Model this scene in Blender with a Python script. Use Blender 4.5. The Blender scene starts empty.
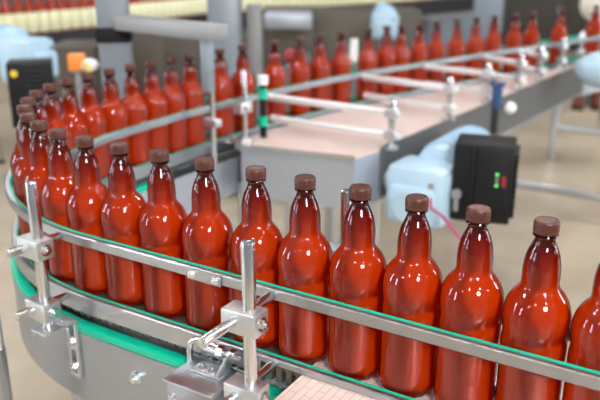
import bpy, bmesh, math, random
from mathutils import Vector, Matrix
random.seed(4)
SC = bpy.context.scene
COL = SC.collection
PI = math.pi
ZB = 0.90            # height of the conveyor belt
HB = 0.305           # bottle height
CAMZ = ZB + HB + 0.333
PITCH = math.radians(18.8)
F = 750.0

def at(px, py, z):
    """ground-plan point seen at a photo position on the level plane z"""
    a = PITCH + math.atan((py - 200) / F)
    Y = (CAMZ - z) / math.tan(a)
    d = Y * math.cos(PITCH) + (CAMZ - z) * math.sin(PITCH)
    return Vector(((px - 300) / F * d, Y, z))

def atY(px, py, Y):
    a = PITCH + math.atan((py - 200) / F)
    h = Y * math.tan(a)
    d = Y * math.cos(PITCH) + h * math.sin(PITCH)
    return Vector(((px - 300) / F * d, Y, CAMZ - h))

# ------------------------------------------------------------------ materials
def new_mat(name):
    m = bpy.data.materials.new(name); m.use_nodes = True
    nt = m.node_tree
    return m, nt, nt.nodes['Principled BSDF']

def pmat(name, col, rough=0.5, metal=0.0, noise=0.0, scale=30, bump=0.0, stretch=None, spec=None, coat=0):
    m, nt, b = new_mat(name)
    b.inputs['Base Color'].default_value = (*col, 1)
    b.inputs['Roughness'].default_value = rough
    b.inputs['Metallic'].default_value = metal
    if spec is not None: b.inputs['Specular IOR Level'].default_value = spec
    if coat: b.inputs['Coat Weight'].default_value = coat
    if noise or bump:
        tc = nt.nodes.new('ShaderNodeTexCoord')
        n = nt.nodes.new('ShaderNodeTexNoise'); n.inputs['Scale'].default_value = scale; n.inputs['Detail'].default_value = 4
        if stretch:
            mp = nt.nodes.new('ShaderNodeMapping'); mp.inputs['Scale'].default_value = stretch
            nt.links.new(tc.outputs['Object'], mp.inputs['Vector']); nt.links.new(mp.outputs['Vector'], n.inputs['Vector'])
        else:
            nt.links.new(tc.outputs['Object'], n.inputs['Vector'])
        if noise:
            mx = nt.nodes.new('ShaderNodeMix'); mx.data_type = 'RGBA'
            mx.inputs[6].default_value = (*[c * (1 - noise) for c in col], 1)
            mx.inputs[7].default_value = (*[min(1, c * (1 + noise)) for c in col], 1)
            nt.links.new(n.outputs['Fac'], mx.inputs[0]); nt.links.new(mx.outputs[2], b.inputs['Base Color'])
            if metal > .5:
                r = nt.nodes.new('ShaderNodeMapRange')
                r.inputs[3].default_value = max(.05, rough - .1); r.inputs[4].default_value = rough + .12
                nt.links.new(n.outputs['Fac'], r.inputs[0]); nt.links.new(r.outputs[0], b.inputs['Roughness'])
        if bump:
            bp = nt.nodes.new('ShaderNodeBump'); bp.inputs['Strength'].default_value = bump; bp.inputs['Distance'].default_value = .002
            nt.links.new(n.outputs['Fac'], bp.inputs['Height']); nt.links.new(bp.outputs['Normal'], b.inputs['Normal'])
    return m

def emat(name, col, s):
    m, nt, b = new_mat(name)
    b.inputs['Base Color'].default_value = (*col, 1)
    b.inputs['Emission Color'].default_value = (*col, 1); b.inputs['Emission Strength'].default_value = s
    return m

def belt_mat(name, c1, c2, gap, bw, bh, mortar):
    m, nt, b = new_mat(name)
    tc = nt.nodes.new('ShaderNodeTexCoord')
    mp = nt.nodes.new('ShaderNodeMapping'); mp.inputs['Rotation'].default_value = (0, 0, math.pi / 2)
    br = nt.nodes.new('ShaderNodeTexBrick'); br.offset = .5
    br.inputs['Color1'].default_value = (*c1, 1); br.inputs['Color2'].default_value = (*c2, 1); br.inputs['Mortar'].default_value = (*gap, 1)
    br.inputs['Scale'].default_value = 1; br.inputs['Brick Width'].default_value = bw; br.inputs['Row Height'].default_value = bh
    br.inputs['Mortar Size'].default_value = mortar; br.inputs['Mortar Smooth'].default_value = .4
    nt.links.new(tc.outputs['Object'], mp.inputs['Vector']); nt.links.new(mp.outputs['Vector'], br.inputs['Vector'])
    nt.links.new(br.outputs['Color'], b.inputs['Base Color'])
    b.inputs['Roughness'].default_value = .35
    return m

def shell_mat():
    """tinted clear plastic: transparent walls, thicker and darker at the neck, glossy skin"""
    m, nt, b = new_mat('bottle_plastic'); nt.nodes.remove(b)
    out = nt.nodes['Material Output']
    tc = nt.nodes.new('ShaderNodeTexCoord'); sp = nt.nodes.new('ShaderNodeSeparateXYZ'); nt.links.new(tc.outputs['Object'], sp.inputs[0])
    mr = nt.nodes.new('ShaderNodeMapRange'); mr.inputs[1].default_value = .215; mr.inputs[2].default_value = .274
    nt.links.new(sp.outputs['Z'], mr.inputs[0])
    mx = nt.nodes.new('ShaderNodeMix'); mx.data_type = 'RGBA'
    mx.inputs[6].default_value = (.96, .74, .60, 1); mx.inputs[7].default_value = (.36, .085, .05, 1)
    nt.links.new(mr.outputs[0], mx.inputs[0])
    tr = nt.nodes.new('ShaderNodeBsdfTransparent'); nt.links.new(mx.outputs[2], tr.inputs['Color'])
    gl = nt.nodes.new('ShaderNodeBsdfGlossy'); gl.inputs['Roughness'].default_value = .02
    no = nt.nodes.new('ShaderNodeTexNoise'); no.inputs['Scale'].default_value = 45; no.inputs['Detail'].default_value = 2
    nt.links.new(tc.outputs['Object'], no.inputs['Vector'])
    bp = nt.nodes.new('ShaderNodeBump'); bp.inputs['Strength'].default_value = .06; bp.inputs['Distance'].default_value = .002
    nt.links.new(no.outputs['Fac'], bp.inputs['Height']); nt.links.new(bp.outputs['Normal'], gl.inputs['Normal'])
    fr = nt.nodes.new('ShaderNodeFresnel'); fr.inputs['IOR'].default_value = 1.6; nt.links.new(bp.outputs['Normal'], fr.inputs['Normal'])
    ms = nt.nodes.new('ShaderNodeMixShader')
    nt.links.new(fr.outputs[0], ms.inputs[0]); nt.links.new(tr.outputs[0], ms.inputs[1]); nt.links.new(gl.outputs[0], ms.inputs[2])
    nt.links.new(ms.outputs[0], out.inputs['Surface'])
    return m

def liquid_mat():
    m, nt, b = new_mat('orange_red_drink'); nt.nodes.remove(b)
    out = nt.nodes['Material Output']
    d = nt.nodes.new('ShaderNodeBsdfDiffuse'); d.inputs['Color'].default_value = (.75, .112, .007, 1)
    t = nt.nodes.new('ShaderNodeBsdfTranslucent'); t.inputs['Color'].default_value = (.93, .22, .012, 1)
    ms = nt.nodes.new('ShaderNodeMixShader'); ms.inputs[0].default_value = .45
    nt.links.new(d.outputs[0], ms.inputs[1]); nt.links.new(t.outputs[0], ms.inputs[2]); nt.links.new(ms.outputs[0], out.inputs['Surface'])
    return m

M = {}
M['steel'] = pmat('brushed_stainless', (.58, .61, .65), .30, 1, .10, 40, 0, (1, 1, 6))
M['rail'] = pmat('rail_stainless', (.46, .49, .53), .33, 1, .03, 30)
M['rod'] = pmat('polished_rod', (.70, .72, .75), .20, 1, .03, 30)
M['plate'] = pmat('conveyor_plate_steel', (.42, .46, .51), .36, 1, .10, 22, 0, (1, 1, 5))
M['deck_steel'] = pmat('deck_plate_steel', (.48, .53, .60), .42, .6, .06, 8)
M['bright'] = pmat('bright_alloy', (.86, .87, .88), .42, .6, .03, 30)  # cross rods: lamp reflections put into a lighter base colour
M['cast'] = pmat('clamp_alloy', (.64, .66, .68), .38, .85, .06, 50)
M['green'] = pmat('green_wear_plastic', (.0, .50, .32), .35, 0, .08, 20)
M['cap'] = pmat('brown_cap_plastic', (.080, .023, .015), .36, 0, .05, 40, spec=.45)
M['shell'] = shell_mat()
M['liquid'] = liquid_mat()
M['belt'] = belt_mat('pink_white_belt', (.74, .62, .59), (.70, .58, .55), (.42, .31, .29), .042, .0127, .0006)
M['chain'] = pmat('grey_brown_chain', (.12, .105, .09), .4, .3, .2, 60)
M['black'] = pmat('black_plastic', (.010, .011, .013), .55, 0, .2, 30, spec=.25)
M['dark'] = pmat('dark_frame_paint', (.035, .036, .040), .4, .2, .2, 12)
M['blue'] = pmat('pale_blue_paint', (.44, .63, .79), .38, 0, .05, 10)
M['bluegrey'] = pmat('blue_grey_paint', (.24, .285, .33), .40, .25, .06, 6)
M['grey'] = pmat('grey_paint', (.27, .28, .29), .45, .2, .08, 6)
M['brown'] = pmat('brown_grey_panel', (.095, .083, .068), .5, .1, .2, 5)
M['darkbrown'] = pmat('dark_brown_panel', (.05, .043, .036), .6, .1, .25, 5)
M['white'] = pmat('white_plastic', (.85, .86, .87), .35)
M['orange'] = pmat('orange_plastic', (.90, .28, .05), .4)
M['yellow'] = pmat('yellow_plastic', (.85, .62, .05), .4)
M['red'] = pmat('red_plastic', (.70, .03, .03), .4)
M['dimred'] = pmat('dull_red_paint', (.30, .02, .03), .5)
M['sidegrey'] = pmat('dark_grey_side_paint', (.13, .135, .14), .45, .2, .1, 8)
M['navy'] = pmat('navy_plastic', (.03, .08, .22), .4)
M['pink'] = pmat('magenta_sheath', (.45, .05, .20), .4)
M['label'] = pmat('cream_label', (.95, .95, .66), .5, 0, .05, 20)
M['boot'] = pmat('dark_red_brown', (.16, .035, .02), .5, 0, .1, 20)
M['cream'] = pmat('cream_cloth', (.78, .74, .66), .8, 0, .08, 8)
M['led'] = emat('green_led', (.10, .85, .15), .5)

def floor_mat():
    m, nt, b = new_mat('beige_concrete')
    tc = nt.nodes.new('ShaderNodeTexCoord')
    n = nt.nodes.new('ShaderNodeTexNoise'); n.inputs['Scale'].default_value = .9; n.inputs['Detail'].default_value = 5
    n2 = nt.nodes.new('ShaderNodeTexNoise'); n2.inputs['Scale'].default_value = 14; n2.inputs['Detail'].default_value = 6
    nt.links.new(tc.outputs['Object'], n.inputs['Vector']); nt.links.new(tc.outputs['Object'], n2.inputs['Vector'])
    r = nt.nodes.new('ShaderNodeValToRGB')
    r.color_ramp.elements[0].position = .40; r.color_ramp.elements[0].color = (.36, .30, .22, 1)
    r.color_ramp.elements[1].position = .58; r.color_ramp.elements[1].color = (.58, .49, .37, 1)
    nt.links.new(n.outputs['Fac'], r.inputs[0])
    mx = nt.nodes.new('ShaderNodeMix'); mx.data_type = 'RGBA'; mx.blend_type = 'MULTIPLY'; mx.inputs[0].default_value = .25
    nt.links.new(r.outputs[0], mx.inputs[6]); nt.links.new(n2.outputs['Color'], mx.inputs[7]); nt.links.new(mx.outputs[2], b.inputs['Base Color'])
    b.inputs['Roughness'].default_value = .35
    return m
M['floor'] = floor_mat()
M['wall'] = pmat('wall_paint', (.30, .31, .32), .8, 0, .06, 3)
M['ceil'] = pmat('ceiling_paint', (.34, .34, .35), .8, 0, .04, 3)

# ------------------------------------------------------------------ mesh tools
class MB:
    def __init__(s): s.bm = bmesh.new()
    def _tf(s, vs, mat):
        bmesh.ops.transform(s.bm, matrix=mat, verts=vs)
    def box(s, c, size, rot=None, bevel=0.0):
        r = bmesh.ops.create_cube(s.bm, size=1)
        vs = r['verts']
        bmesh.ops.scale(s.bm, vec=Vector(size), verts=vs)
        if bevel:
            es = {e for v in vs for e in v.link_edges}
            g = bmesh.ops.bevel(s.bm, geom=list(es), offset=bevel, segments=2, affect='EDGES', profile=.5)
            vs = list({v for f in g['faces'] for v in f.verts} | {v for v in vs if v.is_valid})
        m = Matrix.Translation(Vector(c))
        if rot is not None:
            m = m @ (rot if isinstance(rot, Matrix) else Matrix.Rotation(rot, 4, 'Z'))
        s._tf(vs, m); return s
    def cyl(s, p0, p1, r, seg=20, r2=None, bevel=0):
        p0, p1 = Vector(p0), Vector(p1); d = p1 - p0
        q = Vector((0, 0, 1)).rotation_difference(d.normalized()).to_matrix().to_4x4()
        g = bmesh.ops.create_cone(s.bm, cap_ends=True, segments=seg, radius1=r, radius2=r if r2 is None else r2, depth=d.length)
        vs = g['verts']
        if bevel:
            es = [e for e in {e for v in vs for e in v.link_edges} if any(len(f.verts) > 4 for f in e.link_faces)]
            gg = bmesh.ops.bevel(s.bm, geom=es, offset=bevel, segments=2, affect='EDGES', profile=.5)
            vs = list({v for f in gg['faces'] for v in f.verts} | {v for v in vs if v.is_valid})
        s._tf(vs, Matrix.Translation((p0 + p1) / 2) @ q); return s
    def lathe(s, prof, seg=40, c=(0, 0, 0)):
        c = Vector(c); rings = []
        for r, z in prof:
            if r < 1e-6: rings.append([s.bm.verts.new(c + Vector((0, 0, z)))])
            else: rings.append([s.bm.verts.new(c + Vector((r * math.cos(2 * PI * k / seg), r * math.sin(2 * PI * k / seg), z))) for k in range(seg)])
        for a, b in zip(rings, rings[1:]):
            for k in range(seg):
                k2 = (k + 1) % seg
                if len(a) == 1 and len(b) == 1: continue
                if len(a) == 1: s.bm.faces.new((a[0], b[k2], b[k]))
                elif len(b) == 1: s.bm.faces.new((a[k], a[k2], b[0]))
                else: s.bm.faces.new((a[k], a[k2], b[k2], b[k]))
        return s
    def sphere(s, c, r, sc=(1, 1, 1)):
        g = bmesh.ops.create_uvsphere(s.bm, u_segments=24, v_segments=14, radius=r)
        bmesh.ops.scale(s.bm, vec=Vector(sc), verts=g['verts']); bmesh.ops.translate(s.bm, vec=Vector(c), verts=g['verts']); return s
    def sweep(s, frames, prof, closed_caps=True):
        """frames: list of (centre, normal); prof: closed polygon of (offset, z)"""
        rings = [[s.bm.verts.new((p.x + n.x * o, p.y + n.y * o, z)) for o, z in prof] for p, n in frames]
        k = len(prof)
        for a, b in zip(rings, rings[1:]):
            for i in range(k): s.bm.faces.new((a[i], a[(i + 1) % k], b[(i + 1) % k], b[i]))
        s.bm.faces.new(rings[0]); s.bm.faces.new(list(reversed(rings[-1]))); return s
    def tube(s, pts, r, seg=10):
        pts = [Vector(p) for p in pts]; rings = []; up = Vector((.13, .21, .97))
        for i, p in enumerate(pts):
            t = (pts[min(i + 1, len(pts) - 1)] - pts[max(i - 1, 0)]).normalized()
            a = t.cross(up).normalized() if abs(t.dot(up)) < .99 else t.cross(Vector((1, 0, 0))).normalized()
            b = t.cross(a)
            rings.append([s.bm.verts.new(p + r * (a * math.cos(2 * PI * k / seg) + b * math.sin(2 * PI * k / seg))) for k in range(seg)])
        for A, B in zip(rings, rings[1:]):
            for k in range(seg): s.bm.faces.new((A[k], A[(k + 1) % seg], B[(k + 1) % seg], B[k]))
        s.bm.faces.new(rings[0]); s.bm.faces.new(list(reversed(rings[-1]))); return s
    def prism(s, poly, z0, z1):
        lo = [s.bm.verts.new((x, y, z0)) for x, y in poly]; hi = [s.bm.verts.new((x, y, z1)) for x, y in poly]
        n = len(poly)
        for i in range(n): s.bm.faces.new((lo[i], lo[(i + 1) % n], hi[(i + 1) % n], hi[i]))
        s.bm.faces.new(hi); s.bm.faces.new(list(reversed(lo))); return s
    def build(s, name, mat, parent=None, smooth=35, loc=None, origin=True):
        bmesh.ops.recalc_face_normals(s.bm, faces=s.bm.faces)
        me = bpy.data.meshes.new(name)
        if smooth:
            for f in s.bm.faces: f.smooth = True
        s.bm.to_mesh(me); s.bm.free()
        if smooth: me.set_sharp_from_angle(angle=math.radians(smooth))
        me.materials.append(mat)
        o = bpy.data.objects.new(name, me); COL.objects.link(o)
        if parent is not None: o.parent = parent
        if loc is not None: o.location = loc
        return o

def empty(name, loc=(0, 0, 0), rz=0):
    o = bpy.data.objects.new(name, None); COL.objects.link(o)
    o.empty_display_size = .05; o.location = loc; o.rotation_euler = (0, 0, rz); return o
def tag(o, label=None, cat=None, group=None, kind=None):
    if label: o['label'] = label
    if cat: o['category'] = cat
    if group: o['group'] = group
    if kind: o['kind'] = kind
    return o
def copy_tree(o, parent=None):
    c = o.copy(); COL.objects.link(c); c.parent = parent
    for ch in list(o.children): copy_tree(ch, c)
    return c

def bolt(p, d, r=.006, h=.006):
    """hex bolt head at p pointing along d, with a washer"""
    p, d = Vector(p), Vector(d).normalized(); m = MB()
    m.cyl(p, p + d * .0012, r * 1.5, 20); m.cyl(p + d * .0012, p + d * (h + .0012), r, 6)
    m.cyl(p + d * h, p + d * (h + .004), r * .5, 12)
    return m

# ------------------------------------------------------------------ bottle path (right end of the front row -> U-turn -> far row)
PATH = []
def _make_path():
    ds = .01
    x, y, h = 0.38035, 0.86117, math.radians(148.49)
    L0 = .9                                   # run-in to the right, out of the frame
    x -= L0 * math.cos(h); y -= L0 * math.sin(h)
    PATH.append((-L0, x, y, h)); s = -L0
    def go(L, R):
        nonlocal x, y, h, s
        k = max(1, int(round(L / ds))); d = L / k
        for _ in range(k):
            hm = h - (d / R / 2 if R else 0)
            x += d * math.cos(hm); y += d * math.sin(hm); s += d
            if R: h -= d / R
            PATH.append((s, x, y, h))
    go(L0 + .86242, None); go(.59027 * math.radians(148.49 - 61.69), .59027)
    go(4.6319 * math.radians(61.69 - 41.01), 4.6319); go(2.6, None)
_make_path()
def pt(s):
    lo, hi = 0, len(PATH) - 1
    while hi - lo > 1:
        mid = (lo + hi) // 2
        if PATH[mid][0] <= s: lo = mid
        else: hi = mid
    a, b = PATH[lo], PATH[hi]; t = (s - a[0]) / (b[0] - a[0])
    h = a[3] + (b[3] - a[3]) * t
    return Vector((a[1] + (b[1] - a[1]) * t, a[2] + (b[2] - a[2]) * t, 0)), h
def nrm(s):
    h = pt(s)[1]; return Vector((-math.sin(h), math.cos(h), 0))
def off(s, d, z=0.0):
    p, h = pt(s); n = Vector((-math.sin(h), math.cos(h), 0)); q = p + n * d; q.z = z; return q
def frames(s0, s1, step=.03):
    k = max(2, int((s1 - s0) / step)); out = []
    for i in range(k + 1):
        s = s0 + (s1 - s0) * i / k; out.append((pt(s)[0], nrm(s)))
    return out
def near_s(x, y):
    return min(PATH, key=lambda q: (q[1] - x) ** 2 + (q[2] - y) ** 2)[0]

# ------------------------------------------------------------------ bottles
BODY = [(0, .010), (.018, .006), (.026, .001), (.034, 0), (.0396, .0035), (.0430, .010), (.0439, .019), (.0439, .026), (.0432, .031),
        (.0431, .050), (.0431, .085), (.0432, .110), (.0438, .122), (.0438, .129), (.0434, .1345), (.0427, .1385), (.0422, .1415), (.0423, .144), (.0427, .1475), (.0433, .1515), (.0439, .156), (.0443, .162),
        (.0444, .168), (.0441, .174), (.0432, .1805), (.0414, .187), (.0389, .1935), (.0357, .199), (.0325, .2035), (.0292, .2075), (.0264, .2110), (.0249, .2145), (.0244, .2185),
        (.0243, .223), (.0245, .229), (.0244, .236), (.0238, .243), (.0228, .250), (.0212, .2575), (.0189, .2640), (.0160, .2702), (.0138, .2752), (.0129, .279), (.0127, .282), (.0127, .288)]
def inset(prof, t, ztop):
    out = [(0, .013)]
    for r, z in prof[1:]:
        if z > ztop: break
        out.append((max(.003, r - t), z + (.0035 if z < .006 else .0006)))
    # meniscus at the fill level
    out.append((0, out[-1][1])); return out
def make_bottle():
    root = empty('plastic_bottle')
    MB().lathe(BODY, 56).build('bottle_body', M['shell'], root, smooth=60)
    MB().lathe(inset(BODY, .0016, .2665), 48).build('drink', M['liquid'], root, smooth=60)
    MB().lathe([(.0128, .2825), (.0158, .2832), (.0164, .2845), (.0158, .2858), (.0128, .2865)], 40).build('neck_ring', M['shell'], root)
    # knurled screw cap
    m = MB(); seg = 80; rings = []
    prof = [(.0128, .2875, 0), (.0161, .2875, 0), (.0163, .2893, 0), (.0157, .2900, 0), (.0160, .2906, 1), (.0160, .3012, 1), (.0155, .3035, 0), (.0145, .3046, 0), (.0132, .3048, 0), (.0128, .3042, 0)]
    for r, z, k in prof:
        rings.append([m.bm.verts.new(((r + (k * .00045 if i % 2 else 0)) * math.cos(2 * PI * i / seg), (r + (k * .00045 if i % 2 else 0)) * math.sin(2 * PI * i / seg), z)) for i in range(seg)])
    for a, b in zip(rings, rings[1:]):
        for i in range(seg): m.bm.faces.new((a[i], a[(i + 1) % seg], b[(i + 1) % seg], b[i]))
    m.bm.faces.new(rings[-1])
    m.build('screw_cap', M['cap'], root, smooth=30)
    return root

ONES = ['', 'first', 'second', 'third', 'fourth', 'fifth', 'sixth', 'seventh', 'eighth', 'ninth', 'tenth', 'eleventh', 'twelfth', 'thirteenth', 'fourteenth',
        'fifteenth', 'sixteenth', 'seventeenth', 'eighteenth', 'nineteenth']
def ordinal(n):
    if n < 20: return ONES[n]
    t = {2: 'twent', 3: 'thirt', 4: 'fort', 5: 'fift', 6: 'sixt'}[n // 10]
    return t + 'ieth' if n % 10 == 0 else t + 'y-' + ONES[n % 10]

S_NEAR = [-.0145, .0750, .1650, .2540, .3430, .4370, .5280, .6310, .7290, .8230, .9120]                  # front row, right to left
S_TURN = [S_NEAR[-1] + .0893 * k for k in range(1, 15)]            # round the bend
FAR_X = [221.7, 245, 278, 302, 321.7, 342.7, 370, 387, 403.5, 422, 439, 459, 478, 496, 517, 535, 563, 597]
S_FAR = [2.315, 2.435, 2.61, 2.755, 2.88, 3.01, 3.18, 3.30, 3.395, 3.52, 3.64, 3.79, 3.94, 4.09, 4.27, 4.43, 4.71, 5.08]
proto = None
def put(s, label, group):
    global proto
    if proto is None: proto = make_bottle(); o = proto
    else: o = copy_tree(proto)
    p, h = pt(s); o.location = (p.x, p.y, ZB + .0004); o.rotation_euler = (0, 0, random.uniform(0, 6.28))
    tag(o, label, 'bottle', group)
for i, s in enumerate(S_NEAR):
    if i == 0: lb = 'orange-red bottle cut off by the right edge, nearest in the front row'
    else: lb = 'orange-red bottle in the front row, %s whole one from the right edge' % ordinal(i)
    put(s, lb, 'filled bottles on the front straight')
for i, s in enumerate(S_TURN):
    put(s, 'orange-red bottle with brown cap on the left-hand bend, %s round from the front row' % ordinal(i + 1), 'filled bottles on the bend')
for i, s in enumerate(S_FAR):
    put(s, 'blurred orange-red bottle on the far conveyor, %s from the left behind the cross rods' % ordinal(i + 1), 'filled bottles on the far straight')

# ------------------------------------------------------------------ guide rails
def guide_rail(s0, s1, side, ztop, h, label, group='guide rails'):
    root = empty('guide_rail', off((s0 + s1) / 2, side * .055, ztop)); L = root.location.copy()
    def P(a): return [(side * o, z) for o, z in a]
    # steel channel with rounded lips; shallow over the wide belt, deeper round the bend
    a = .0500; w = .0105
    for (u0, u1, hh_) in ([(s0, .484, .0128), (.484, s1, h)] if h > .03 else [(s0, s1, h)]):
        fr = [(p - L, n) for p, n in frames(u0, u1)]
        prof = [(a, -hh_), (a + w * .8, -hh_), (a + w, -hh_ + .002), (a + w, -.0025), (a + w * .8, -.0005), (a, -.0005)]
        MB().sweep(fr, P(prof)).build('rail_channel', M['rail'], root)
    hs_ = min(h, .0125)
    fr = [(p - L, n) for p, n in frames(s0, s1)]
    o = MB().sweep(fr, P([(.0458, -hs_), (.0499, -hs_), (.0499, .0012), (.0472, .0012), (.0462, .0002)])).build('wear_strip', M['green'], root)
    tag(o, 'green plastic wear strip facing the bottles')
    tag(root, label, 'guide rail', group)
    return root
UP, LO = ZB + .136, ZB + .0135
g_up = guide_rail(-.85, 5.9, 1, UP, .0195, 'upper outer guide rail with green strip, in front of the nearest bottles')
g_lo = guide_rail(-.85, 5.9, 1, LO, .0370, 'lower outer guide rail with green strip, along the bases of the nearest bottles')
gi_up = guide_rail(-.85, 5.9, -1, UP, .0195, 'upper guide rail inside the bend, crossing the middle of the far bottles')
gi_lo = guide_rail(-.85, 5.9, -1, LO, .0370, 'lower guide rail inside the bend, at the feet of the far bottles')

# splice plate where two rail lengths meet
sj = near_s(*at(196, 277, UP).xy) ; sj = near_s(*(at(197, 277, UP) + Vector((.025, .045, 0))).xy)
sp = MB().sweep([(p - g_up.location, n) for p, n in frames(sj - .035, sj + .035, .01)],
                [(.0606, -.0205), (.0632, -.0205), (.0632, -.001), (.0606, -.001)]).build('splice_plate', M['rail'], g_up)
for k in (-.024, .024, ):
    b = bolt(off(sj + k, .0632, -.0105) - Vector((g_up.location.x, g_up.location.y, 0)), nrm(sj + k), .0046, .004).build('bolt', M['rod'], sp)

# ------------------------------------------------------------------ rail support posts
def clamp_block(root, c, ang, tn, l=.060, w=.036, dz=.036):
    """ang: direction of the long side; tn: unit vector of the bolted end"""
    b = MB().box(c, (l, w, dz), ang, .0022).build('clamp_block', M['cast'], root)
    bolt(Vector(c) + tn * (l / 2), tn, .0072, .006).build('bolt', M['rod'], b)
    return b
def support_post(s, side, d, tail, label, group, top=.248, foot=-.035, r=.0104):
    base = off(s, side * d, ZB + foot)
    root = empty('rail_support_post', base)
    n = nrm(s) * side
    tn = Vector((-n.y, n.x, 0))
    if tn.x < 0: tn = -tn
    MB().cyl((0, 0, 0), (0, 0, top - foot), r, 28, bevel=.0012).build('post', M['rod'], root)
    for zr in (UP - .0115, LO - .012):
        z = Vector((0, 0, zr - base.z))
        clamp_block(root, tn * -.009 + z, math.atan2(tn.y, tn.x), tn)
        a = -n * (d - .0605) - tn * .0188; b_ = n * tail - tn * .0188
        MB().cyl(a + z, b_ + z, .0080, 24, bevel=.001).build('cross_rod', M['rod'], root)
    tag(root, label, 'rail support', group)
    return root
GP = 'posts clamped to the guide rails'
# post at the bend (left) and post before the box (centre)
pA = at(37, 247, UP - .0115); sA = near_s(pA.x, pA.y); dA = (Vector((pA.x, pA.y, 0)) - pt(sA)[0]).length
postA = support_post(sA, 1, dA, .050, 'steel post with two clamp blocks on the left-hand bend, standing on a slotted bracket', GP)
pB = at(250.5, 321, UP - .0115); sB = near_s(pB.x, pB.y); dB = (Vector((pB.x, pB.y, 0)) - pt(sB)[0]).length
postB = support_post(sB, 1, dB, .088, 'steel post with two clamp blocks in the foreground centre beside the steel box', GP, foot=-.075)
pC = at(345, 190, ZB + .248); sC = near_s(pC.x, pC.y); dC = (Vector((pC.x, pC.y, 0)) - pt(sC)[0]).length
support_post(sC, -1, dC, .05, 'steel post standing behind the front row of bottles, only its top showing', GP, foot=-.075)
pD = at(243, 70, ZB + .248); sD = near_s(pD.x, pD.y); dD = max(.09, (Vector((pD.x, pD.y, 0)) - pt(sD)[0]).length)
support_post(sD, -1, dD, .03, 'blurred thin post in front of the far bottles, right of the beam stand', GP, foot=-.03, r=.008)

# ------------------------------------------------------------------ curved conveyor
SJ = sB - .035
cv = empty('curved_conveyor', (-.1, 1.8, 0)); L = cv.location.copy()
def cfr(a, b, st=.03): return [(p - L, n) for p, n in frames(a, b, st)]
S0, S1 = SJ + .004, 5.9
m = MB(); s = S0
while s < S1:
    fr = cfr(s + .0010, s + .0178, .018)
    m.sweep(fr, [(-.0490, ZB - .012), (.0490, ZB - .012), (.0490, ZB - .0001), (-.0490, ZB - .0001)])
    m.sweep(cfr(s + .004, s + .0145, .018), [(-.0475, ZB - .037), (.0475, ZB - .037), (.0475, ZB - .012), (-.0475, ZB - .012)])
    s += .0188
tag(m.build('chain', M['chain'], cv), 'grey-brown slat chain under the bottles')
for sd in (1, -1):
    tag(MB().sweep(cfr(S0, S1 if sd > 0 else 1.95), [(sd * .0500, ZB - .060), (sd * .0700, ZB - .060), (sd * .0700, ZB - .0465), (sd * .0500, ZB - .0455)]).build('wear_strip', M['green'], cv), 'green wear strip under the chain edge')
    MB().sweep(cfr(S0, S1), [(sd * .0660, ZB - (.212 if sd > 0 else .19)), (sd * .0690, ZB - (.212 if sd > 0 else .19)), (sd * .0690, ZB - .0622), (sd * .0660, ZB - .0622)]).build('side_plate', M['plate' if sd > 0 else 'deck_steel'], cv)
MB().sweep(cfr(S0, S1), [(-.065, ZB - .075), (.065, ZB - .075), (.065, ZB - .07), (-.065, ZB - .07)]).build('inner_tray', M['plate'], cv)
bolt(off(.755, .069, ZB - .112) - L, nrm(.755), .0085, .010).build('bolt', M['rod'], cv)
def leg(name, root, x, y, z1, r=.024, foot=True):
    o = MB().cyl((x, y, .03), (x, y, z1), r, 24).build(name, M['steel'], root)
    if foot: MB().cyl((x, y, 0), (x, y, .03), r * 1.6, 24, r2=r * .9).build('foot', M['black'], o)
for s_ in (1.6, 2.1, 2.9):
    for dd in (-.05, .05):
        p = off(s_, dd) - L; leg('leg', cv, p.x, p.y, ZB - .075)
tag(cv, 'stainless steel curved conveyor with green edge strips, carrying bottles round the bend', 'conveyor')

# slotted bracket under the bend post
n = nrm(sA); t = Vector((n.y, -n.x, 0))
if t.x < 0: t = -t
br = empty('slotted_bracket', off(sA, .069, ZB - .037)); ang = math.atan2(t.y, t.x)
def loc(a, b, z): return t * a + n * b + Vector((0, 0, z))
R3 = Matrix.Rotation(ang, 4, 'Z')
dd = dA - .069
MB().box(loc(.002, dd * .5 + .012, 0), (.044, dd + .024, .004), R3, .001).box(loc(-.016, dd * .5 + .012, -.007), (.003, dd + .024, .012), R3).build('top_flange', M['cast'], br)
m = MB(); o2 = .006
for a in (-.0105, .0105): m.box(loc(o2 + a, .004, -.062), (.007, .008, .124), R3, .001)
for z in (-.004, -.062, -.121): m.box(loc(o2, .003, z), (.028, .006, .008), R3, .001)
m.build('slotted_plate', M['cast'], br)
for z in (-.045, -.100): bolt(loc(o2, .007, z), n, .0075, .006).build('bolt', M['rod'], br)
tag(br, 'steel bracket with a long slot and two bolts on the curved side plate', 'bracket')

# ------------------------------------------------------------------ straight front conveyor with the wide pink-white belt
h0 = math.radians(148.49); mid = pt((SJ - .80) / 2)[0]
fc = empty('straight_conveyor', (mid.x, mid.y, ZB), h0)                 # local +x runs along the belt, +y towards the viewer
tag(fc, 'straight conveyor with wide pink-white slatted belt under the front row of bottles', 'conveyor')
LL = SJ + .80
tag(MB().box((0, .035, -.007), (LL, .27, .0138)).build('belt', M['belt'], fc, smooth=0), 'pink-white slatted belt')
for y in (-.104, .174): MB().box((0, y, -.085), (LL, .004, .13)).build('side_plate', M['plate'], fc)
for x in (-.55, .45):
    for y in (-.08, .15): leg('leg', fc, x, y, -.02) if False else MB().cyl((x, y, -ZB), (x, y, -.02), .024).build('leg', M['steel'], fc)

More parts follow.
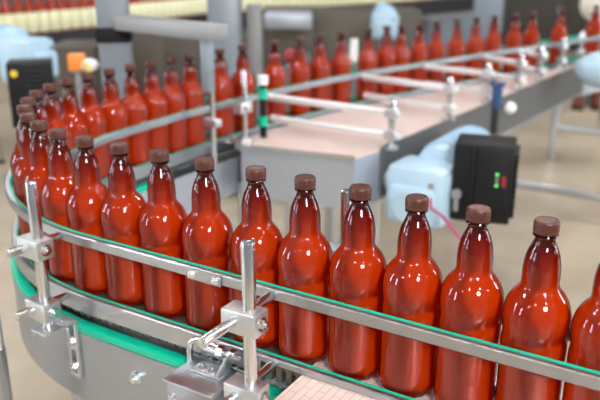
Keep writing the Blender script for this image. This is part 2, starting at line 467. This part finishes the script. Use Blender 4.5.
# steel box at the joint
bc = at(207, 373, ZB - .03); bs = near_s(bc.x, bc.y); bc = bc + nrm(bs) * .010
bx = empty('steel_junction_box', bc); 
hh = pt(bs)[1]; bx.rotation_euler = (0, 0, hh); 
tag(bx, 'stainless steel box with bolted lid beside the centre post, where belt meets bend', 'box')
MB().box((0, 0, -.079), (.094, .076, .150), None, .002).build('box_body', M['plate'], bx)
MB().box((0, 0, -.002), (.102, .084, .004), None, .001).build('lid', M['steel'], bx)
for x in (.034, -.034): bolt((x, .038, -.028), (0, 1, 0), .0055, .005).build('bolt', M['rod'], bx)
# angle bracket with bolts on the lid
ab = empty('angle_bracket', at(219, 372, ZB - .0299)); ab.rotation_euler = (0, 0, hh)
tag(ab, 'small steel angle bracket with bolts and big adjusting nuts on the steel box lid', 'bracket')
MB().box((.012, .006, .0025), (.058, .034, .004), None, .001).build('foot_plate', M['cast'], ab)
MB().box((-.020, .004, .024), (.004, .034, .044), Matrix.Rotation(-.45, 4, 'Y'), .001).build('upright_plate', M['cast'], ab)
for x in (.026, .006): bolt((x, .010, .0045), (0, 0, 1), .0052, .005).build('bolt', M['rod'], ab)
for k, x in enumerate((-.004, -.028)):
    MB().cyl((x + .006, -.004, .036), (x - .006, -.004, .0365), .0115, 6).build('nut', M['rod'], ab)
MB().cyl((.035, -.004, .0355), (-.045, -.004, .0368), .0056, 20).build('threaded_rod', M['rod'], ab)
# bent rod
bb = bs + .045
q = [off(bb, .078, ZB - .075), off(bb, .078, ZB - .010), off(bb - .002, .077, ZB + .004), off(bb - .010, .0755, ZB + .012), off(bb - .022, .074, ZB + .014), off(bb - .07, .0705, ZB + .004)]
br_ = empty('bent_rod', q[0])
pts = []
for i in range(len(q) - 1):
    for k in range(6): pts.append(q[i].lerp(q[i + 1], k / 6) - q[0])
pts.append(q[-1] - q[0])
MB().tube(pts, .0052, 14).build('rod', M['rod'], br_)
MB().cyl((0, 0, -.004), (0, 0, .004), .009, 6).build('nut', M['rod'], br_)
tag(br_, 'thin bent steel rod hooked over beside the steel box, under the foreground rail', 'rod')

# ------------------------------------------------------------------ wide deck behind (inside the U)
zd = ZB
E0, E1 = at(380, 150, zd), at(587, 63, zd)
dr = (E1 - E0).normalized(); E1b = E0 + dr * 3.1
P1, P2 = at(241, 146, zd), at(355, 158, zd)
poly = [(P1.x, P1.y), (P2.x, P2.y), (E0.x, E0.y), (E1b.x, E1b.y)]
sP = near_s(P1.x, P1.y)
inner = [off(s_, -.075) for s_ in [4.95 - k * .1 for k in range(int((4.95 - sP - .05) / .1) + 1)]]
inner = [p for p in inner if (p - E0).cross(dr).z < -.02 or True]
dk = empty('wide_conveyor_deck', (.4, 3.0, 0), 0); Ld = Vector((.4, 3.0, 0))
poly = poly[:3] + [(E0.x + dr.x * 2.32, E0.y + dr.y * 2.32)] + [(p.x, p.y) for p in inner]
lp = [(x - .4, y - 3.0) for x, y in poly]
o = MB().prism(lp, ZB - .175, ZB - .0062).build('deck_body', M['deck_steel'], dk, smooth=0)
# belt lanes on the deck
an = math.atan2(dr.y, dr.x)
bl = empty('x') if False else None
cx, cy = (E0.x + E1.x) / 2, (E0.y + E1.y) / 2
m = MB()
ctr = sum((Vector((x, y, 0)) for x, y in lp), Vector()) / len(lp)
sh = [(ctr.x + (x - ctr.x) * 1.0, ctr.y + (y - ctr.y) * 1.0) for x, y in lp]
loc_poly = []
for x, y in sh:
    v = Matrix.Rotation(-an, 3, 'Z') @ Vector((x, y, 0)); loc_poly.append((v.x, v.y))
o = MB().prism(loc_poly, ZB - .006, ZB - .001).build('belt', M['belt'], dk, smooth=0); o.rotation_euler = (0, 0, an)
tag(o, 'pink-white slatted belt')
nrE = Vector((dr.y, -dr.x, 0))
MB().box((E0 + dr * 1.15 - Ld + nrE * .004 + Vector((0, 0, -.075 - 0))), (2.3, .008, .17), an).build('edge_plate', M['sidegrey'], dk)
v = (P2 - P1); MB().box((P1 + P2) / 2 - Ld + Vector((0, 0, .0)) + Vector((v.y, -v.x, 0)).normalized() * .004, (v.length, .01, .012), math.atan2(v.y, v.x)).build('front_lip', M['rod'], dk)
for px, py, z in ((388, 150, ZB), (300, 151, ZB), (250, 147, ZB)):
    p = at(px, py, z) - Ld + Vector((-.03, .10, 0)); leg('leg', dk, p.x, p.y, ZB - .15)
tag(dk, 'wide steel deck with pink-white belt between the far bottles and the gear motor', 'conveyor')

# cross rods with posts over the deck
ROD = [((273, 97), (392, 112)), ((347, 74), (450, 88)), ((398, 63), (488, 73)), ((470, 54), (521, 63)), ((482, 45), (542, 55)), ((523, 39), (563, 46)), ((550, 32), (582, 39))]
for i, (a, b) in enumerate(ROD):
    A, B = at(*a, ZB + .122), at(*b, ZB + .122)
    dAB = (A - B).normalized(); A = B.copy(); 
    for _ in range(200):
        q_ = pt(near_s(A.x, A.y))[0]
        if (Vector((A.x, A.y, 0)) - q_).length < .068: break
        A += dAB * .005
    r = empty('rail_stand', (B.x, B.y, ZB - .001)); base = r.location
    MB().cyl((0, 0, 0), (0, 0, .165), .0115, 20, bevel=.001).build('post', M['rod'], r)
    d = (A - B).normalized()
    for z, k in ((.121, 1.0), (.045, .97)):
        MB().cyl(Vector((0, 0, z)) - d * .03, (A - B) * k + Vector((0, 0, z)), .0125, 18).build('cross_rod', M['bright'], r)
        MB().box((0, 0, z), (.04, .036, .034), math.atan2(d.y, d.x), .003).build('clamp_block', M['cast'], r)
    MB().cyl((0, 0, 0), (0, 0, .008), .026, 24).build('base_flange', M['cast'], r)
    tag(r, 'post with cross rods over the pink-white belt, %s nearest the camera' % ordinal(i + 1), 'rail support', 'rod stands along the deck edge')

# ------------------------------------------------------------------ beam stand over the far bottles, with the green spacer rod
colp = atY(111, 40, 2.62)
mc = empty('machine_column', (colp.x, 2.68, 0))
MB().box((0, 0, 1.2), (.105, .105, 2.4), .12, .006).build('column', M['bluegrey'], mc)
MB().box((0, 0, 1.243), (.118, .118, .052), .12, .004).build('black_collar', M['black'], mc)
MB().box((0, 0, .01), (.2, .2, .02), .12).build('base_plate', M['steel'], mc)
tag(mc, 'grey square steel column with a black collar, behind the bend', 'column')
b0, b1 = atY(124, 28, 2.62), atY(218, 26, 2.30)
bm_ = empty('beam_arm', (b0 + b1) / 2)
v = b1 - b0; ang2 = math.atan2(v.y, v.x)
MB().box((0, 0, 0), (Vector((v.x, v.y)).length, .085, .045), ang2, .003).build('beam', M['grey'], bm_)
c = atY(206, 30, 2.33) - (b0 + b1) / 2
MB().box((c.x, c.y, -.10), (.032, .03, .17), ang2, .003).build('drop_plate', M['bluegrey'], bm_)
e = atY(211, 75, 2.34) - (b0 + b1) / 2
MB().cyl((e.x, e.y, -.16), (e.x, e.y, -.42), .009, 18).build('drop_rod', M['rod'], bm_)
MB().box((e.x, e.y, -.285), (.055, .03, .026), ang2, .003).build('clamp_block', M['cast'], bm_)
tag(bm_, 'pale steel beam from the grey column, with a hanging plate and rod', 'beam')
gs = atY(263, 95, 2.56)
sr = empty('spacer_rod', (gs.x, gs.y, ZB + .0)); 
MB().cyl((0, 0, .0), (0, 0, .185), .012, 18).build('rod', M['black'], sr)
for z in (.04, .135): MB().cyl((0, 0, z), (0, 0, z + .035), .015, 18).build('green_sleeve', M['green'], sr)
MB().cyl((0, 0, .185), (0, 0, .215), .018, 18).build('cap', M['white'], sr)
tag(sr, 'dark upright rod with two green sleeves between two far bottles', 'rod')

# ------------------------------------------------------------------ gear motors and inverter boxes
def gear_motor(loc, rz, label, sc=1.0, group='pale blue gear motors'):
    r = empty('gear_motor', loc, rz); r.scale = (sc, sc, sc)
    MB().box((0, 0, 0), (.20, .17, .19), None, .030).box((0, -.02, -.02), (.15, .18, .12), None, .02).build('gearbox', M['blue'], r)
    m = MB().cyl((.02, .04, .065), (.02, .36, .065), .070, 40, bevel=.006)
    for k in range(15): 
        y = .10 + k * .016; m.cyl((.02, y, .065), (.02, y + .005, .065), .080, 40)
    m.build('motor_body', M['blue'], r)
    MB().cyl((.02, .36, .065), (.02, .42, .065), .077, 40, r2=.060).build('fan_cover', M['blue'], r)
    MB().cyl((0, -.11, -.02), (0, -.118, -.02), .05, 32).build('flange', M['blue'], r)
    bolt((.06, -.088, .05), (0, -1, 0), .007, .005).build('bolt', M['rod'], r)
    tag(r, label, 'motor', group); return r
gp = atY(424, 196, 2.30)
gmr = gear_motor((gp.x + .005, 2.35, gp.z), -.56, 'pale blue gear motor with finned body beside the black control box', 1.05)
MB().cyl((-.09, .0, .02), (-.165, .0, .02), .035, 24).build('drive_shaft', M['steel'], gmr)
kp = atY(488, 182, 2.28)
ib = empty('inverter_box', (kp.x - .008, 2.31, kp.z + .004), -.30)
tag(ib, 'black control box with green lights and red sticker beside the gear motor', 'control box')
m = MB().box((0, 0, 0), (.185, .15, .255), None, .008)
for k in range(13): m.box((.096, 0, -.10 + k * .0165), (.016, .14, .005))
m.box((-.03, -.079, .0), (.012, .012, .24), None, .003)
m.build('housing', M['black'], ib)
MB().box((.028, -.079, .018), (.100, .010, .20), None, .004).build('front_cover', M['black'], ib)
for k in range(7): pass
for z in (.040, .004): tag(MB().cyl((.045, -.084, z), (.045, -.0875, z), .0052, 16).build('indicator_light', M['led'], ib), 'small green light')
for z in (.027, .016): MB().cyl((.045, -.084, z), (.045, -.087, z), .005, 16).build('push_button', M['grey'], ib)
tag(MB().box((.066, -.085, .018), (.013, .003, .034)).build('sticker', M['dimred'], ib), 'dull red sticker')
MB().cyl((-.075, -.075, -.035), (-.075, -.095, -.035), .016, 24).cyl((-.075, -.086, -.035), (-.075, -.086, -.09), .008, 14).build('cable_gland', M['grey'], ib)
m = MB().cyl((0, .06, 0), (0, .085, 0), .05, 24); m.build('mounting_neck', M['black'], ib)
# hoses from the motor
ca = atY(431, 208, 2.2); cb = atY(455, 232, 2.12)
cble = empty('cable', ca); w = cb - ca; cb = cb.copy(); cb.z = ca.z + w.z
MB().tube([Vector((0, .05, .05)), Vector((0, 0, 0)), w * .5 + Vector((0, 0, .01)), w, w + Vector((.08, -.02, -.08)), w + Vector((.1, .0, -.3)), Vector((w.x + .1, w.y + .04, .012 - ca.z))], .005).build('sheath', M['pink'], cble)
tag(cble, 'magenta cable hanging under the blue gear motor', 'cable')
# blue sensor and white knob on the deck edge
sp_ = at(497, 96, ZB + .03)
sn = empty('edge_sensor', sp_)
MB().cyl((0, 0, -.05), (0, 0, .045), .022, 20).cyl((0, 0, .045), (0, 0, .058), .032, 20).build('sensor_body', M['navy'], sn)
MB().cyl((0, 0, -.16), (0, 0, -.05), .016, 20).build('stem', M['dark'], sn)
tag(sn, 'dark blue cylindrical sensor on the deck edge among the cross rods', 'sensor')
kp2 = at(509, 107, ZB - .02)
kn = empty('hand_knob', kp2); MB().sphere((0, -.02, 0), .026, (1, .7, 1)).build('knob', M['white'], kn); MB().cyl((0, -.01, 0), (-.07, .06, 0), .009).build('stem', M['rod'], kn)
tag(kn, 'round white knob sticking out below the deck edge', 'knob')

# ------------------------------------------------------------------ right-hand frames and legs
def frame_thing(name, parts, label, cat):
    r = empty(name, parts[0][1])
    L0 = Vector(parts[0][1])
    for nm, a, b, rad in parts: MB().cyl(Vector(a) - L0, Vector(b) - L0, rad, 22).build(nm, M['steel'], r)
    tag(r, label, cat); return r
lg = at(551, 158, 0.0)
rb0, rb1 = atY(553, 126, lg.y), atY(640, 138, lg.y - .1)
frame_thing('leg_frame', [('leg', lg, (lg.x, lg.y, ZB - .12), .030), ('cross_bar', rb0, rb1, .028), ('leg', (rb1.x, rb1.y, 0), (rb1.x, rb1.y, ZB - .12), .03)],
            'steel leg with white cross bar standing on the floor at right', 'frame')
a, b = at(505, 182, .12), at(640, 204, .12)
frame_thing('floor_rail', [('bar', a, b, .024), ('leg', (b.x, b.y, 0), (b.x, b.y, .1), .02), ('leg', (a.x + .05, a.y, 0), (a.x + .05, a.y, .1), .02)],
            'low grey pipe running above the floor behind the right-hand bottles', 'pipe')
# leg at far left foreground
lp_ = Vector((-.600, 1.30, 0))
lf = empty('conveyor_leg', lp_)
MB().cyl((0, 0, .03), (0, 0, .72), .0185, 28).build('tube', M['plate'], lf)
MB().cyl((0, 0, 0), (0, 0, .03), .045, 24, r2=.026).build('foot', M['black'], lf)
MB().cyl((0, 0, .67), (0, 0, .79), .0205, 28).build('collar', M['plate'], lf)
MB().tube([Vector((.012, 0, .78)), Vector((.012, 0, .87)), Vector((.009, 0, .887)), Vector((0, 0, .898)), Vector((-.012, 0, .903)), Vector((-.15, -.01, .905))], .008, 14).build('bent_tube', M['rod'], lf)
tag(lf, 'round steel leg with collar at the left edge, beside the curved conveyor', 'leg')

# ------------------------------------------------------------------ far labelled bottles on their own conveyor
LB = [(0, .0), (.038, .0), (.043, .008), (.043, .170), (.040, .190), (.028, .222), (.0165, .262), (.0135, .285)]
def make_labelled():
    r = empty('labelled_bottle')
    MB().lathe(LB + [(0, .285)], 20).build('bottle_body', M['boot'] if False else M['amber'], r)
    MB().lathe([(.0432, .012), (.0437, .013), (.0437, .158), (.0432, .159)], 24).build('label', M['label'], r)
    MB().lathe([(0.0140, .280), (.0162, .281), (.0162, .302), (0, .304)], 16).build('cap', M['cap'], r)
    return r
M['amber'] = pmat('amber_glossy', (.35, .04, .012), .12, 0, .1, 20)
lproto = make_labelled()
Q = [at(-40, 41, ZB), at(85, 28.5, ZB), at(205, 14, ZB), at(372, 4, ZB), at(470, -3, ZB)]
segs = []; pos = []
tot = 0
acc = 0
for a, b in zip(Q, Q[1:]):
    Ls = (b - a).length; t_ = acc
    while t_ < Ls:
        pos.append(a + (b - a) * (t_ / Ls)); t_ += .0955
    acc = t_ - Ls
pos = pos[:-8]
for i, p in enumerate(pos):
    o = lproto if i == 0 else copy_tree(lproto)
    o.location = (p.x, p.y, ZB + .0004)
    tag(o, 'dark bottle with pale yellow label on the background conveyor, %s from the left' % ordinal(i + 1), 'bottle', 'labelled bottles in the background')
# its frame
lc = empty('labelling_conveyor', (Q[1].x, Q[1].y, 0)); Lc = lc.location.copy()
fr = []
for i, p in enumerate(Q):
    a = Q[max(0, i - 1)]; b = Q[min(len(Q) - 1, i + 1)]; d = (b - a).normalized(); fr.append((Vector((p.x, p.y, 0)) - Lc, Vector((d.y, -d.x, 0))))
MB().sweep(fr, [(-.09, ZB - .012), (.07, ZB - .012), (.07, ZB - .0002), (-.09, ZB - .0002)]).build('chain', M['dark'], lc)
MB().sweep(fr, [(-.09, ZB - .165), (.075, ZB - .165), (.075, ZB - .0125), (-.09, ZB - .0125)]).build('side_beam', M['dark'], lc)
MB().sweep(fr, [(.105, ZB - .21), (.135, ZB - .21), (.135, ZB - .18), (.105, ZB - .18)]).build('guide_pipe', M['grey'], lc)
for i, k in enumerate((.12, .5, .9, 1.4, 1.9, 2.4, 2.8)):
    j = min(len(Q) - 2, int(k)); p = Q[j].lerp(Q[j + 1], k - j) - Lc
    n_ = fr[j][1]; leg('leg', lc, p.x + n_.x * .07, p.y + n_.y * .07, ZB - .115, .03)
tag(lc, 'dark background conveyor carrying the yellow-labelled bottles', 'conveyor')

# ------------------------------------------------------------------ left background: second drive, small bits
k1 = atY(27, 80, 3.0)
b2 = empty('control_cabinet', (k1.x, 3.05, 0))
MB().box((0, 0, k1.z - .06), (.17, .14, .26), .25, .006).build('housing', M['black'], b2)
m = MB()
for k in range(9): m.box((.038, -.075, k1.z - .10 + k * .02), (.07, .004, .006), .0)
m.build('vent_slats', M['dark'], b2)
tag(MB().cyl((-.038, -.078, k1.z + .030), (-.038, -.086, k1.z + .030), .014, 20).build('indicator_dial', M['yellow'], b2), 'yellow round dial')
MB().box((0, 0, (k1.z - .19) / 2), (.06, .06, k1.z - .19)).build('pedestal', M['grey'], b2)
tag(b2, 'black cabinet with a yellow dial behind the bend at left', 'control box')
g2 = atY(22, 60, 3.25)
gm2 = gear_motor((g2.x, 3.32, g2.z - .01), 1.25, 'pale blue motor lying behind the black cabinet at left', 1.0)
MB().cyl((0, 0, -gm2.location.z), (0, 0, -.085), .035, 20).build('pedestal', M['grey'], gm2)
og = atY(77, 62, 2.9)
ob = empty('orange_sensor', (og.x, og.y, og.z)); MB().box((0, 0, 0), (.065, .05, .065), .2, .006).build('body', M['orange'], ob)
MB().cyl((0, 0, -.03), (0, 0, -og.z), .012).build('stand', M['grey'], ob)
MB().sphere((.05, -.01, -.01), .028, (1.3, .8, .9)).build('cup', M['white'], ob)
tag(ob, 'orange sensor block with a white cup on a thin stand behind the bend', 'sensor')
yc = atY(83, 68, 2.75)
yb = empty('yellow_cable', yc)
MB().tube([Vector((-.03, .1, .0)), Vector((0, .05, .01)), Vector((.02, .02, -.03)), Vector((.012, .0, -.08)), Vector((0, 0, -.14)), Vector((0, .1, -.3)), Vector((0, .12, .006 - yc.z))], .006).build('sheath', M['yellow'], yb)
tag(yb, 'thin yellow cable curling down from the orange sensor', 'cable')
rt = atY(127.5, 70, 2.75)
rr = empty('red_tube', (rt.x, rt.y, 0)); MB().cyl((0, 0, rt.z - .05), (0, 0, rt.z + .035), .010).build('tube', M['red'], rr); MB().cyl((0, 0, 0), (0, 0, rt.z - .05), .008).build('stem', M['dark'], rr)
tag(rr, 'short upright red tube just right of the grey column', 'tube')
rv = atY(290, 56, 3.35)
rw = empty('red_valve', (rv.x, rv.y, 0)); MB().sphere((0, 0, rv.z), .030, (1, 1, 1.1)).build('valve_wheel', M['dimred'], rw); MB().cyl((0, 0, 0), (0, 0, rv.z - .04), .02).build('stem', M['grey'], rw)
tag(rw, 'round red valve behind the far bottles, left of centre', 'valve')
wv = atY(354, 49, 3.8)
ww = empty('white_nozzle', (wv.x, wv.y, 0)); MB().cyl((0, 0, wv.z - .06), (0, 0, wv.z + .05), .024, r2=.018).build('nozzle', M['white'], ww); MB().cyl((0, 0, 0), (0, 0, wv.z - .06), .016).build('stem', M['grey'], ww)
tag(ww, 'white upright nozzle behind the gap in the far bottles', 'nozzle')

# ------------------------------------------------------------------ background machinery
def cabinet(name, x0, x1, ytop, ybot, Y, depth, mat, label, doors=1, handle=True, floor=True):
    a, b = atY(x0, ytop, Y), atY(x1, ybot, Y)
    w = b.x - a.x; z1 = a.z; z0 = 0 if floor else b.z
    r = empty(name, ((a.x + b.x) / 2, Y + depth / 2, z0))
    MB().box((0, 0, (z1 - z0) / 2), (w, depth, z1 - z0), None, .01).build('carcass', M[mat], r)
    for k in range(doors):
        dw = w / doors; cx_ = -w / 2 + dw * (k + .5)
        d = MB().box((cx_, -depth / 2 - .008, (z1 - z0) / 2), (dw * .92, .016, (z1 - z0) * .92), None, .004).build('door', M[mat], r)
        if handle: MB().cyl((cx_ + dw * .36, -depth / 2 - .035, (z1 - z0) * .5), (cx_ + dw * .36, -depth / 2 - .035, (z1 - z0) * .62), .010).build('handle', M['rod'], d)
    tag(r, label, 'machine'); return r
cabinet('machine_column_wide', 205, 241, -40, 80, 4.6, .25, 'bluegrey', 'broad blue-grey upright column behind the first far bottles')
cabinet('narrow_cabinet', 246, 262, 5, 60, 4.8, .12, 'grey', 'narrow pale panel right of the broad blue-grey column')
cabinet('machine_cabinet', 128, 204, 33, 80, 5.2, .5, 'brown', 'grey-brown machine cabinet under the yellow-labelled bottles, behind the beam', 2)
cabinet('machine_cabinet', 46, 97, 47, 95, 4.6, .4, 'brown', 'grey-brown cabinet between the black cabinet and the grey column')
cabinet('silver_cabinet', 264, 312, 14, 29, 6.3, .4, 'deck_steel', 'silver box on the brown machine behind the far bottles', 1, True, False)
cabinet('machine_cabinet', 262, 420, 11, 60, 6.9, .6, 'brown', 'long brown machine cabinet behind the middle of the far row', 3)
cabinet('dark_machine', 395, 620, -25, 30, 11.5, .6, 'darkbrown', 'dark brown machine along the back behind the right-hand far bottles', 4)
cabinet('pale_cabinet', 432, 503, -12, 11, 10.2, .4, 'bluegrey', 'pale blue-grey cabinet at the back, right of centre')
m3 = atY(383, 24, 5.6)
gm3 = gear_motor((m3.x, 5.5, m3.z), .0, 'pale blue motor on a pole behind the middle of the far row', .95)
pl = MB().cyl((0, 0, -m3.z / .95), (0, 0, -.09), .03).build('pole', M['grey'], gm3)
tp = atY(601, 70, 3.75)
tk = empty('rounded_tank', (tp.x, tp.y, 0)); MB().sphere((0, 0, tp.z), .125, (1, 1, .72)).build('tank', M['blue'], tk); MB().cyl((.06, .05, tp.z - .30), (.06, .05, tp.z - .06), .02).cyl((.06, .05, tp.z - .30), (.30, .10, tp.z - .32), .02).cyl((.30, .10, 0), (.30, .10, tp.z - .32), .02).build('stand', M['steel'], tk)
tag(tk, 'pale blue rounded tank cut off by the right edge', 'tank')
cr = atY(596, 4, 7.5)
cb_ = empty('cream_hood', (cr.x + .05, cr.y, 0)); MB().sphere((0, 0, cr.z), .20, (1, .8, .9)).build('hood', M['cream'], cb_); MB().cyl((0, 0, 0), (0, 0, cr.z - .1), .05).build('stand', M['grey'], cb_)
tag(cb_, 'cream rounded hood in the top right corner', 'hood')
for i, px in enumerate((577, 596)):
    p = at(px, 108, 0)
    r = empty('work_boot', p, -.3)
    MB().sphere((0, -.03, .05), .06, (.95, 1.7, .8)).cyl((0, .03, .05), (0, .04, .26), .052, 20).build('upper', M['boot'], r)
    MB().box((0, -.03, .010), (.105, .2, .02), None, .008).build('sole', M['black'], r)
    tag(r, 'dark red-brown boot on the floor under the tank, %s of the pair' % ('left' if i == 0 else 'right'), 'boot', 'boots under the tank')

# ------------------------------------------------------------------ the hall
def struct(o, kind='structure'): o['kind'] = kind; return o
struct(MB().box((0, 8, -.05), (24, 26, .1)).build('floor', M['floor'], None, smooth=0))
struct(MB().box((0, 21.1, 3), (24, .2, 6.2)).build('wall_back', M['wall'], None, smooth=0))
struct(MB().box((-12.1, 8, 3), (.2, 26, 6.2)).build('wall_left', M['wall'], None, smooth=0))
struct(MB().box((12.1, 8, 3), (.2, 26, 6.2)).build('wall_right', M['wall'], None, smooth=0))
M['window'] = emat('daylit_window_glass', (.92, .97, 1), 26)  # unseen glowing panes, added to draw thin bright streaks on the bottles
M['frame'] = pmat('window_frame_paint', (.75, .75, .74), .5)
for i_, (sx, y0) in enumerate(((1, -2.35), (-1, -2.35), (1, 4.0), (-1, 3.5))):  # added panes with frames, placed on the side walls for their reflections
    wn = struct(MB().box((sx * 11.99, y0, 2.9), (.02, 1.0, 4.2)).build('window_%d' % (i_ + 1), M['window'], None, smooth=0))
    m = MB()
    for dy in (-.54, 0, .54): m.box((sx * 11.96, y0 + dy, 2.9), (.08, .06 if dy else .03, 4.3))
    for dz in (-2.12, 0, 2.12): m.box((sx * 11.96, y0, 2.9 + dz), (.08, 1.1, .06))
    m.build('window_frame', M['frame'], wn, smooth=0)
struct(MB().box((0, 8, 6.15), (24.4, 26.4, .1)).build('ceiling', M['ceil'], None, smooth=0))
# hanging lamps (above the frame)
M['lamp'] = emat('lamp_glass', (1, .985, .97), 115)
M['warm'] = emat('warm_lamp_glass', (1, .60, .28), 60)
def lamp(x, y, z, r, mat, label):
    o = empty('ceiling_lamp', (x, y, z))
    MB().lathe([(r, 0), (r * 1.05, .02), (r * .5, .22), (.05, .28), (0, .28)], 32).build('lamp_shade', M['grey'], o)
    MB().cyl((0, 0, .28), (0, 0, 6.1 - z), .012).build('cord', M['black'], o)
    MB().lathe([(0, .004), (r * .96, .004), (r * .96, .012), (0, .012)], 32).build('lamp_glass', M[mat], o)
    tag(o, label, 'lamp', 'ceiling lamps')
k = 0
for iy in range(4):
    for ix in range(4):
        x = -5.2 + 3.5 * ix + (1.0 if iy % 2 else 0); y = -2.8 + 4.2 * iy; k += 1
        lamp(x, y, 4.7, .22, 'lamp', 'hanging ceiling lamp above the frame, %s of the hall lamps' % ordinal(k))
for i, (x, y) in enumerate(((.7, .9), (-.9, .7), (1.9, -.3))):
    lamp(x, y, 4.0, .12, 'warm', 'small warm hanging lamp above the frame, %s of the warm ones' % ordinal(i + 1))
def area(name, loc, target, size, energy, col=(1, 1, 1), sizey=None):
    l = bpy.data.lights.new(name, 'AREA'); l.energy = energy; l.color = col; l.size = size
    if sizey: l.shape = 'RECTANGLE'; l.size_y = sizey
    else: l.shape = 'DISK'
    o = bpy.data.objects.new(name, l); COL.objects.link(o); o.location = loc
    o.rotation_euler = (Vector(target) - Vector(loc)).to_track_quat('-Z', 'Y').to_euler(); return o
area('flood_lamp', (1.15, -3.0, 3.4), (-.1, 1.5, 1.0), 1.0, 190, (1, .98, .95))

w = bpy.data.worlds.new('hall_daylight'); SC.world = w; w.use_nodes = True
w.node_tree.nodes['Background'].inputs[0].default_value = (.93, .97, 1, 1)
w.node_tree.nodes['Background'].inputs[1].default_value = .28

# ------------------------------------------------------------------ camera
cam = bpy.data.cameras.new('camera'); co = bpy.data.objects.new('camera', cam); COL.objects.link(co); SC.camera = co
co.location = (0, 0, CAMZ); co.rotation_euler = (PI / 2 - PITCH, 0, 0)
cam.sensor_width = 36; cam.lens = F / 600 * 36; cam.clip_start = .05
cam.dof.use_dof = True; cam.dof.focus_distance = 1.10; cam.dof.aperture_fstop = 3.9
SC.view_settings.view_transform = 'Standard'; SC.view_settings.look = 'None'; SC.view_settings.gamma = 1
SC.view_settings.use_curve_mapping = False; SC.view_settings.exposure = 0.0
SC.cycles.transparent_max_bounces = 24

for _o in bpy.data.objects:
    if _o.get('label') and not 4 <= len(_o['label'].replace('-', ' ').split()) <= 16: print('LONG', _o['label'])
